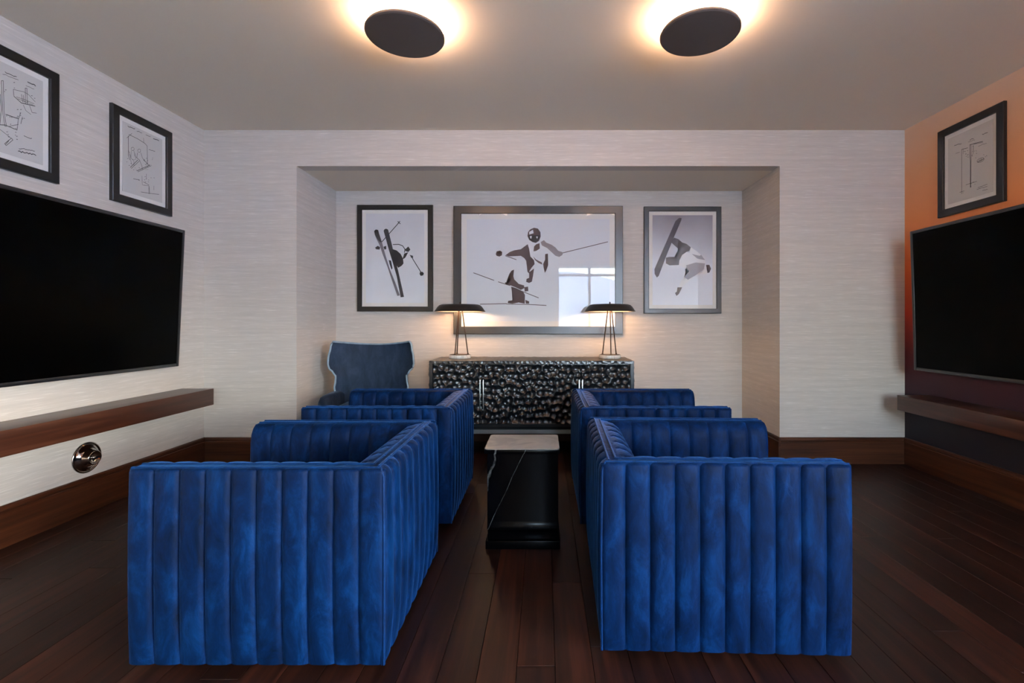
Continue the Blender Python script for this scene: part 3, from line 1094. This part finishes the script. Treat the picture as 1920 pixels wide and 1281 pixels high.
def picture(label, loc, rz, w, h, border, matw, fmat, sheet_mat, depth=0.03, group=None):
    """root at the middle of the lower edge on the wall; local x right, z up, front is -y"""
    r = thing('framed_picture', label, 'picture', loc, rz, group)
    d = depth
    bm = bmesh.new()
    o_ = [(-w / 2, 0), (w / 2, 0), (w / 2, h), (-w / 2, h)]
    i_ = [(-w / 2 + border, border), (w / 2 - border, border), (w / 2 - border, h - border), (-w / 2 + border, h - border)]
    c = 0.004
    loops = []
    for pts, y in ((o_, 0.0), (o_, -d + c)):
        loops.append([bm.verts.new((p[0], y, p[1])) for p in pts])

    def inset(pts, q):
        x0, x1, z0, z1 = pts[0][0], pts[1][0], pts[0][1], pts[2][1]
        return [(x0 + q, z0 + q), (x1 - q, z0 + q), (x1 - q, z1 - q), (x0 + q, z1 - q)]
    for pts, y in ((inset(o_, c), -d), (inset(i_, -c), -d), (i_, -d + c), (i_, 0.0)):
        loops.append([bm.verts.new((p[0], y, p[1])) for p in pts])
    for a, b in zip(loops, loops[1:] + loops[:1]):
        for k in range(4):
            bm.faces.new((a[k], a[(k + 1) % 4], b[(k + 1) % 4], b[k]))
    from_bm('frame', bm, r, fmat)
    ix, iz0, iz1 = w / 2 - border, border, h - border
    mt = box('mat_board', (-ix, -d + 0.014, iz0), (ix, -0.002, iz1), r, M_mat)
    sh = box('print_sheet', (-ix + matw, -d + 0.0125, iz0 + matw), (ix - matw, -d + 0.0138, iz1 - matw), r, sheet_mat)
    g = box('glass', (-ix, -d + 0.006, iz0), (ix, -d + 0.009, iz1), r, M_glass)
    return r, -d + 0.0121


# -- the three photographs in the niche
def niche_pic(label, x0, y0, x1, y1, border, matw, fmat, sheet, depth):
    a, b = at_y(x0, y0, YN - depth), at_y(x1, y1, YN - depth)
    w, h = b.x - a.x, a.z - b.z
    r, yi = picture(label, ((a.x + b.x) / 2, YN, b.z), 0.0, w, h, border, matw, fmat, sheet, depth)
    xc, z0 = (a.x + b.x) / 2, b.z

    def cv(crop, pts):
        ox_, oy_, s = crop
        out = []
        for px, py in pts:
            q = at_y(ox_ + px / s, oy_ + py / s, YN - depth)
            out.append((q.x - xc, q.z - z0))
        return out
    return r, yi, cv


M_sheet1 = photo_print('ski_photo_paper', (196, 194, 196), (232, 234, 238), 0.5, -0.6, 2.6, 3.0)
M_sheet2 = plain('white_photo_paper', (222, 224, 228), 0.7)
M_sheet3 = photo_print('snowboard_photo_paper', (146, 140, 148), (232, 236, 244), 0.25, 0.35, 1.05, 4.0)
M_dark = plain('print_black', (30, 28, 32), 0.7)
M_grey = plain('print_grey', (112, 106, 112), 0.7)
M_brown = plain('print_sepia', (84, 66, 66), 0.7)
M_brownl = plain('print_sepia_light', (150, 140, 142), 0.7)
M_pale = plain('print_white', (236, 236, 238), 0.7)
M_lgrey = plain('print_light_grey', (168, 166, 176), 0.7)
M_bgrey = plain('print_board_grey', (86, 80, 88), 0.7)

r, yi, cv = niche_pic('black framed photo of an upside-down skier with crossed skis', 669, 384, 811, 584, 0.047, 0.036, M_frame, M_sheet1, 0.032)
cr = (650, 370, 5.572)
poly_mesh('ski_print', [cv(cr, [(282, 350), (300, 333), (325, 340), (335, 380), (365, 470), (400, 600), (450, 760), (500, 880), (552, 1025), (525, 1030), (470, 870), (420, 720), (370, 590), (340, 500), (310, 440), (290, 390)])], yi, r, M_grey)
poly_mesh('skier_print', [cv(cr, p_) for p_ in (
    [(382, 350), (390, 332), (408, 325), (428, 335), (440, 380), (470, 500), (500, 640), (535, 770), (595, 1040), (560, 1045), (520, 830), (480, 690), (440, 560), (410, 450)],
    [(283, 350), (300, 334), (325, 341), (334, 380), (362, 462), (345, 470), (312, 430), (290, 390)],
    [(292, 525), (320, 505), (345, 520), (340, 545), (305, 542)], [(380, 515), (408, 505), (410, 540), (390, 545)],
    [(478, 540), (520, 555), (560, 590), (585, 640), (590, 690), (570, 715), (535, 735), (510, 700), (490, 640)],
    [(435, 655), (460, 660), (475, 740), (465, 755), (445, 700)], [(605, 545), (640, 512), (662, 545), (640, 570), (610, 560)],
    [(582, 638), (605, 618), (598, 585), (640, 572), (630, 590), (612, 605), (610, 628), (592, 642)],
    [(655, 600), (690, 610), (690, 640), (670, 630)],
    [(758, 800), (765, 780), (790, 778), (804, 795), (795, 815), (770, 820)])], yi - 0.0002, r, M_dark)
lines_mesh('ski_pole_print', [cv(cr, p_) for p_ in ([(685, 640), (775, 785)], [(365, 462), (540, 265)], [(530, 250), (556, 275)], [(530, 275), (552, 248)],
                                                    [(480, 492), (540, 490), (580, 505), (605, 540), (600, 575)])], 0.0075, yi - 0.0002, r, M_dark)

r, yi, cv = niche_pic('large framed print of a helmeted skier landing, behind the two lamps', 850, 386, 1168, 627, 0.075, 0.052, M_frame_sheen, M_sheet2, 0.045)
cr = (840, 375, 4.835)
poly_mesh('skier_print', [cv(cr, p_) for p_ in (
    [(720, 325), (725, 290), (745, 265), (780, 250), (815, 258), (838, 290), (840, 330), (825, 370), (795, 388), (765, 380), (735, 360)],
    [(520, 500), (560, 470), (600, 455), (660, 445), (700, 415), (722, 400), (735, 440), (740, 470), (735, 500), (780, 545), (785, 580), (760, 610), (740, 640), (735, 665), (720, 650), (715, 590), (708, 550), (690, 525), (660, 505), (600, 508), (550, 510)],
    [(432, 490), (440, 465), (470, 458), (490, 470), (488, 500), (465, 512), (440, 505)],
    [(780, 420), (800, 400), (830, 390), (832, 440), (800, 460), (775, 465)],
    [(880, 490), (905, 485), (900, 540), (908, 590), (890, 640), (878, 660), (868, 620), (862, 580), (880, 540)],
    [(770, 510), (800, 540), (850, 565), (855, 585), (820, 570), (790, 545)],
    [(735, 655), (780, 620), (770, 690), (760, 740), (735, 752), (708, 742), (712, 715), (735, 705)],
    [(555, 670), (575, 640), (598, 630), (592, 690), (600, 720), (640, 760), (690, 775), (690, 800), (660, 815), (620, 795), (570, 775), (520, 765), (515, 745), (550, 750), (568, 735), (560, 700)],
    [(690, 790), (725, 785), (728, 825), (695, 830)],
    [(572, 785), (620, 800), (680, 830), (697, 860), (695, 940), (640, 930), (585, 940), (540, 935), (545, 915), (580, 910), (600, 870), (578, 830)],
    [(700, 905), (735, 920), (735, 940), (705, 940)])], yi, r, M_brown)
poly_mesh('sleeve_print', [cv(cr, [(840, 380), (870, 362), (890, 385), (940, 405), (975, 430), (1000, 460), (1035, 470), (1040, 495), (1010, 515), (975, 505), (940, 470), (900, 435), (850, 410)])], yi, r, M_brownl)
poly_mesh('visor_print', [cv(cr, [(725, 318), (832, 318), (828, 350), (800, 382), (770, 378), (735, 352)])], yi - 0.0002, r, M_dark)
poly_mesh('helmet_highlight', [cv(cr, p_) for p_ in ([(735, 288), (770, 268), (776, 300), (736, 312)], [(742, 325), (760, 325), (755, 350), (745, 345)], [(798, 330), (815, 330), (808, 352)])], yi - 0.0004, r, M_pale)
lines_mesh('ski_print', [cv(cr, p_) for p_ in ([(1035, 480), (1450, 378)], [(520, 505), (618, 540)], [(230, 660), (415, 728)], [(455, 742), (560, 775)], [(600, 800), (820, 887)],
                                               [(290, 945), (530, 940)], [(530, 943), (740, 948), (890, 956)])], 0.0065, yi, r, M_brown)

r, yi, cv = niche_pic('black framed photo of a snowboarder doing a handplant', 1208, 387, 1353, 588, 0.047, 0.036, M_frame_sheen, M_sheet3, 0.038)
cr = (1190, 370, 5.572)
poly_mesh('snowboard_print', [cv(cr, [(495, 215), (470, 212), (430, 245), (410, 290), (210, 750), (212, 800), (235, 838), (255, 820), (330, 620), (420, 400), (490, 240)])], yi, r, M_bgrey)
poly_mesh('trouser_print', [cv(cr, [(415, 420), (460, 435), (500, 470), (545, 485), (590, 520), (575, 560), (540, 570), (500, 590), (480, 630), (465, 660), (470, 705), (370, 710), (330, 690), (330, 630), (365, 622), (450, 620), (485, 560), (430, 510), (385, 470)])], yi - 0.0002, r, M_bgrey)
poly_mesh('jacket_print', [cv(cr, [(590, 520), (650, 560), (720, 620), (745, 670), (740, 730), (690, 800), (620, 830), (560, 880), (500, 935), (465, 935), (490, 870), (540, 810), (575, 770), (530, 740), (465, 710), (470, 660), (500, 600), (545, 570), (580, 580)]),
                           cv(cr, [(680, 795), (720, 750), (750, 710), (775, 700), (800, 735), (790, 780), (740, 805)])], yi - 0.0003, r, M_pale)
poly_mesh('jacket_shade_print', [cv(cr, [(540, 710), (640, 680), (740, 690), (725, 750), (640, 815), (560, 860), (520, 830), (580, 780)]), cv(cr, [(600, 590), (660, 640), (740, 655), (700, 600), (680, 610)])], yi - 0.0005, r, M_lgrey)
poly_mesh('glove_print', [cv(cr, [(450, 940), (500, 940), (480, 980), (465, 1010), (440, 1030), (425, 1000), (445, 985)]), cv(cr, [(750, 705), (785, 705), (802, 745), (785, 785), (765, 790), (770, 740)])], yi - 0.0005, r, M_bgrey)


# -- patent drawings on the side walls
def wall_pic(label, wallx, px_a, px_b, y_top, y_bot, w, right, near_is_a):
    dep = 0.025
    X = wallx + (dep if wallx < 0 else -dep)
    pa, pb = at_x(px_a, y_top, X), at_x(px_a, y_bot, X)
    if px_b is None:
        y0, y1 = pa.y - w, pa.y
    else:
        q = at_x(px_b, y_top, X)
        y0, y1 = min(pa.y, q.y), max(pa.y, q.y)
    z1, z0 = pa.z, pb.z
    yc = (y0 + y1) / 2
    rz = math.pi / 2 if wallx < 0 else -math.pi / 2
    r, yi = picture(label, (wallx, yc, z0), rz, y1 - y0, z1 - z0, 0.052, 0.030, M_frame, M_paper, dep, 'framed patent drawings')

    def cv(crop, pts):
        ox_, oy_, s = crop
        out = []
        for px, py in pts:
            q = at_x(ox_ + px / s, oy_ + py / s, X)
            out.append(((q.y - yc) * (1 if wallx < 0 else -1), q.z - z0))
        return out
    return r, yi, cv


def circ(cx, cy, rx, ry, tilt=0.0, n=14):
    c, s = math.cos(tilt), math.sin(tilt)
    return [(cx + rx * math.cos(2 * math.pi * k / n) * c - ry * math.sin(2 * math.pi * k / n) * s,
             cy + rx * math.cos(2 * math.pi * k / n) * s + ry * math.sin(2 * math.pi * k / n) * c) for k in range(n + 1)]


def scribble(x0, y0, x1, y1, n, amp, seed):
    rg = random.Random(seed)
    return [(x0 + (x1 - x0) * k / n, y0 + (y1 - y0) * k / n + rg.uniform(-amp, amp)) for k in range(n + 1)]


def specks(pts, seed, n, spread):
    rg = random.Random(seed)
    out = []
    for k in range(n):
        a = rg.choice(pts)
        x_, y_ = a[0] + rg.uniform(-spread, spread), a[1] + rg.uniform(-spread, spread)
        out.append([1.2, (x_, y_), (x_ + rg.uniform(5, 10), y_ + rg.uniform(-2, 4))])
    return out


def draw(cv, cr, lines, r, yi, w=0.0021):
    conv = []
    for l in lines:
        if isinstance(l[0], (int, float)):
            conv.append([l[0]] + cv(cr, l[1:]))
        else:
            conv.append(cv(cr, l))
    lines_mesh('drawing', conv, w, yi, r, M_ink)


r, yi, cv = wall_pic('black framed ski-binding patent drawing cut by the left edge of view', XL, 113, None, 139.6, 345.7, 0.49, False, True)
cr = (0, 60, 4.27)
draw(cv, cr, [[1.6] + scribble(60, 322, 150, 362, 9, 4, 1), scribble(40, 335, 165, 385, 12, 3, 2), [2.2] + scribble(240, 402, 302, 430, 7, 4, 3), scribble(225, 432, 290, 456, 8, 3, 4),
              [(30, 390), (45, 390), (52, 640), (70, 755), (58, 755), (40, 640), (30, 390)], [(5, 500), (22, 500), (30, 620), (18, 740), (10, 740), (16, 620), (5, 500)],
              [(125, 460), (210, 480), (245, 500), (300, 560)], [(125, 460), (130, 515), (190, 570), (300, 595)], [1.5, (130, 515), (190, 568), (295, 592)],
              [(220, 450), (233, 450), (238, 580), (224, 575), (220, 450)], [(205, 585), (225, 630), (265, 660)], [(255, 590), (275, 645), (310, 650)],
              [(150, 520), (225, 545), (290, 575)], [(160, 535), (225, 560), (280, 582)], [(190, 500), (200, 560)], [(205, 505), (212, 565)],
              [1.8, (65, 660), (165, 695)], [(185, 645), (165, 700), (155, 785)], [(198, 680), (185, 735)], [1.6, (155, 785), (60, 745), (-60, 738)], [(95, 755), (165, 740)],
              [(0, 765), (120, 860)], [(110, 850), (55, 895), (68, 910), (122, 865), (110, 850)], [(90, 870), (62, 902)],
              [1.3] + scribble(210, 830, 272, 855, 6, 4, 5), [1.3] + scribble(170, 932, 295, 952, 12, 5, 6), [2.0] + scribble(165, 957, 305, 990, 12, 9, 7)]
     + specks([(140, 440), (260, 540), (100, 700), (130, 830), (190, 660), (110, 810), (60, 470)], 3, 30, 40), r, yi)

r, yi, cv = wall_pic('black framed chairlift patent drawing between the left corner and the television', XL, 212, 324, 192.2, 375, None, False, True)
cr = (200, 180, 5.336)
draw(cv, cr, [[1.8] + scribble(230, 303, 300, 330, 8, 4, 1), [1.4] + scribble(320, 350, 370, 370, 6, 3, 2), [1.4] + scribble(410, 390, 455, 408, 5, 3, 3), [2.2] + scribble(485, 430, 540, 446, 6, 3, 4),
              [(220, 420), (270, 375)], [1.5, (235, 400), (235, 600), (250, 640)], [1.5, (240, 385), (330, 430), (400, 475), (422, 500), (425, 680)], [(385, 420), (390, 470)], [(322, 425), (345, 440)],
              circ(278, 530, 15, 17), circ(343, 548, 15, 17), [(265, 550), (260, 620), (290, 650), (290, 700)], [(290, 550), (300, 600), (330, 630)], [1.3, (325, 570), (320, 620), (345, 640), (370, 700), (375, 740)],
              [1.3, (360, 570), (375, 620), (400, 650), (440, 700)], [(245, 560), (255, 630), (270, 690)], [(235, 540), (262, 620)], [(300, 570), (310, 640)],
              [1.5, (255, 715), (330, 640)], [1.2, (265, 725), (345, 650)], [1.6, (320, 750), (450, 690)], [1.2, (330, 760), (455, 700)], [(385, 640), (450, 700)],
              [(370, 800), (375, 890), (440, 900), (450, 980)], [1.4, (385, 860), (440, 890)], [(415, 780), (415, 830)], [1.3, (360, 960), (450, 975), (540, 985)], [1.5, (440, 900), (440, 980)], [(490, 900), (490, 940)],
              [1.4] + scribble(285, 825, 345, 845, 5, 4, 6), [1.4] + scribble(440, 538, 500, 555, 5, 4, 7)]
     + specks([(250, 650), (300, 700), (430, 650), (420, 730), (360, 850), (450, 860)], 5, 36, 45), r, yi)

r, yi, cv = wall_pic('black framed ski-pole patent drawing on the orange sunset wall', XR, 1757, 1881, 248.4, 409.5, None, True, False)
cr = (1740, 180, 5.3375)
draw(cv, cr, [[1.6] + scribble(525, 385, 578, 366, 6, 4, 1), [1.4] + scribble(400, 440, 440, 425, 5, 3, 2), scribble(385, 462, 450, 440, 7, 3, 3), [1.6] + scribble(245, 500, 318, 475, 7, 4, 4),
              scribble(260, 574, 300, 560, 5, 3, 5), scribble(485, 502, 570, 472, 7, 4, 6), [1.2] + scribble(480, 920, 575, 885, 9, 4, 7), [1.2] + scribble(470, 935, 575, 905, 9, 4, 8), [1.2] + scribble(525, 947, 578, 935, 5, 3, 9),
              [1.4, (320, 535), (320, 980)], [(335, 530), (335, 580)], [1.5, (320, 535), (380, 520)], [1.3, (300, 965), (345, 950)],
              [1.4, (400, 490), (400, 600), (406, 660), (406, 915)], [1.4, (413, 485), (411, 915)], [(435, 490), (435, 575), (418, 600)], [1.8, (400, 490), (450, 475), (530, 455)], [(440, 482), (530, 466)],
              [1.3, (362, 890), (470, 855)], [1.2] + circ(508, 642, 38, 19, -0.45), circ(508, 642, 18, 8, -0.45), [1.6, (480, 660), (540, 630)]]
     + specks([(350, 570), (440, 530), (440, 600), (380, 590), (430, 880), (560, 600), (330, 960)], 8, 26, 25), r, yi)

# ------------------------------------------------------------------ slate wing chair in the niche corner
WX, WY = -1.530, 4.14
wc = thing('wing_chair', 'slate blue velvet wingback chair with flared back in the left niche corner', 'armchair', (WX, WY, 0), math.radians(4))
# half-width of the back against height, from the seat up (metres)
hw_tab = [(0.30, 0.300), (0.42, 0.305), (0.52, 0.322), (0.58, 0.332), (0.63, 0.322), (0.68, 0.318), (0.72, 0.345), (0.755, 0.378), (0.79, 0.386), (0.85, 0.382), (0.93, 0.366), (0.995, 0.357)]


def hw_at(z):
    for (z0, a), (z1, b) in zip(hw_tab, hw_tab[1:]):
        if z <= z1:
            q = (z - z0) / (z1 - z0)
            q = q * q * (3 - 2 * q)
            return a + (b - a) * q
    return hw_tab[-1][1]


NU, NV = 24, 34
yb = 0.20


def wing_pt(s, tv, off):
    ztop = 0.955 + 0.032 * abs(s) ** 2.0
    z = 0.30 + (ztop - 0.30) * tv
    hwid = hw_at(0.30 + 0.69 * tv)
    rc = 1.0
    if tv > 0.95:
        rc = 1 - 0.035 * ((tv - 0.95) / 0.05) ** 2
    y = yb + 0.10 * (z - 0.45) - 0.17 * abs(s) ** 2.6 * (0.55 + 0.45 * min(1, tv * 1.3))
    return Vector((s * hwid * rc * 0.965, y + off, z))


v, f = [], []
TH = 0.055
for off in (0.0, TH):
    for i in range(NV + 1):
        for j in range(NU + 1):
            v.append(wing_pt(-1 + 2 * j / NU, i / NV, off))
n1 = (NU + 1) * (NV + 1)
for i in range(NV):
    for j in range(NU):
        a = i * (NU + 1) + j
        f.append((a, a + 1, a + NU + 2, a + NU + 1))
        f.append((n1 + a, n1 + a + NU + 1, n1 + a + NU + 2, n1 + a + 1))
rim = [i * (NU + 1) for i in range(NV + 1)] + [NV * (NU + 1) + j for j in range(1, NU + 1)] + [i * (NU + 1) + NU for i in range(NV - 1, -1, -1)] + [j for j in range(NU - 1, 0, -1)]
for a, b in zip(rim, rim[1:] + rim[:1]):
    f.append((a, b, n1 + b, n1 + a))
bk = pydata('backrest', v, f, wc, M_slate, True)
bk.data.set_sharp_from_angle(angle=math.radians(50))
rim_path = [wing_pt(-1, i / NV, 0.004) for i in range(NV + 1)] + [wing_pt(-1 + 2 * j / NU, 1, 0.004) for j in range(1, NU + 1)] + [wing_pt(1, i / NV, 0.004) for i in range(NV - 1, -1, -1)]
pp = tube('piping', rim_path, 0.008, bk, M_slate_rim, 8)
# arms: rounded slabs leaning out, joined to the wings
for s in (-1, 1):
    prof = [(-0.20, 0.30), (-0.205, 0.46), (-0.195, 0.510), (-0.165, 0.535), (-0.125, 0.543), (-0.02, 0.547), (0.10, 0.550), (0.16, 0.54), (0.16, 0.30)]
    bm = bmesh.new()
    NA = 7
    rows_ = []
    for k in range(NA):
        q = -1 + 2 * k / (NA - 1)
        th = math.sqrt(max(0.0, 1 - q * q))
        row_ = []
        for (y_, z_) in prof:
            zz = z_ - (0.030 * (1 - th) if z_ > 0.45 else 0)
            yy = y_ + (0.030 * (1 - th) if y_ < -0.1 else 0)
            row_.append(bm.verts.new((s * (0.295 + 0.055 * q + 0.06 * max(0, zz - 0.35) + 0.05 * max(0.0, -yy - 0.05)), yy, zz)))
        rows_.append(row_)
    for a, b in zip(rows_, rows_[1:]):
        for k in range(len(prof)):
            bm.faces.new((a[k], a[(k + 1) % len(prof)], b[(k + 1) % len(prof)], b[k]))
    bm.faces.new(rows_[0])
    bm.faces.new(list(reversed(rows_[-1])))
    arm = from_bm('arm', bm, wc, M_slate, True, 60)
    tube('piping', [(s * (0.295 + 0.050 + 0.06 * max(0, z_ - 0.38) + 0.05 * max(0.0, -y_ - 0.08)), y_ + (0.03 if y_ < -0.1 else 0), z_ - (0.03 if z_ > 0.45 else 0)) for y_, z_ in prof[:7]], 0.006, arm, M_slate_rim, 8)
box('seat_base', (-0.30, -0.26, 0.20), (0.30, 0.22, 0.33), wc, M_slate, 0.02)
box('seat_cushion', (-0.236, -0.27, 0.33), (0.236, 0.13, 0.455), wc, M_slate, 0.04, 4)
for sx_ in (-0.27, 0.27):
    for sy_ in (-0.21, 0.18):
        tube('leg', [(sx_ * 1.04, sy_ * 1.05, 0.0), (sx_, sy_, 0.205)], 0.014, wc, M_leg, 12, 0.022)
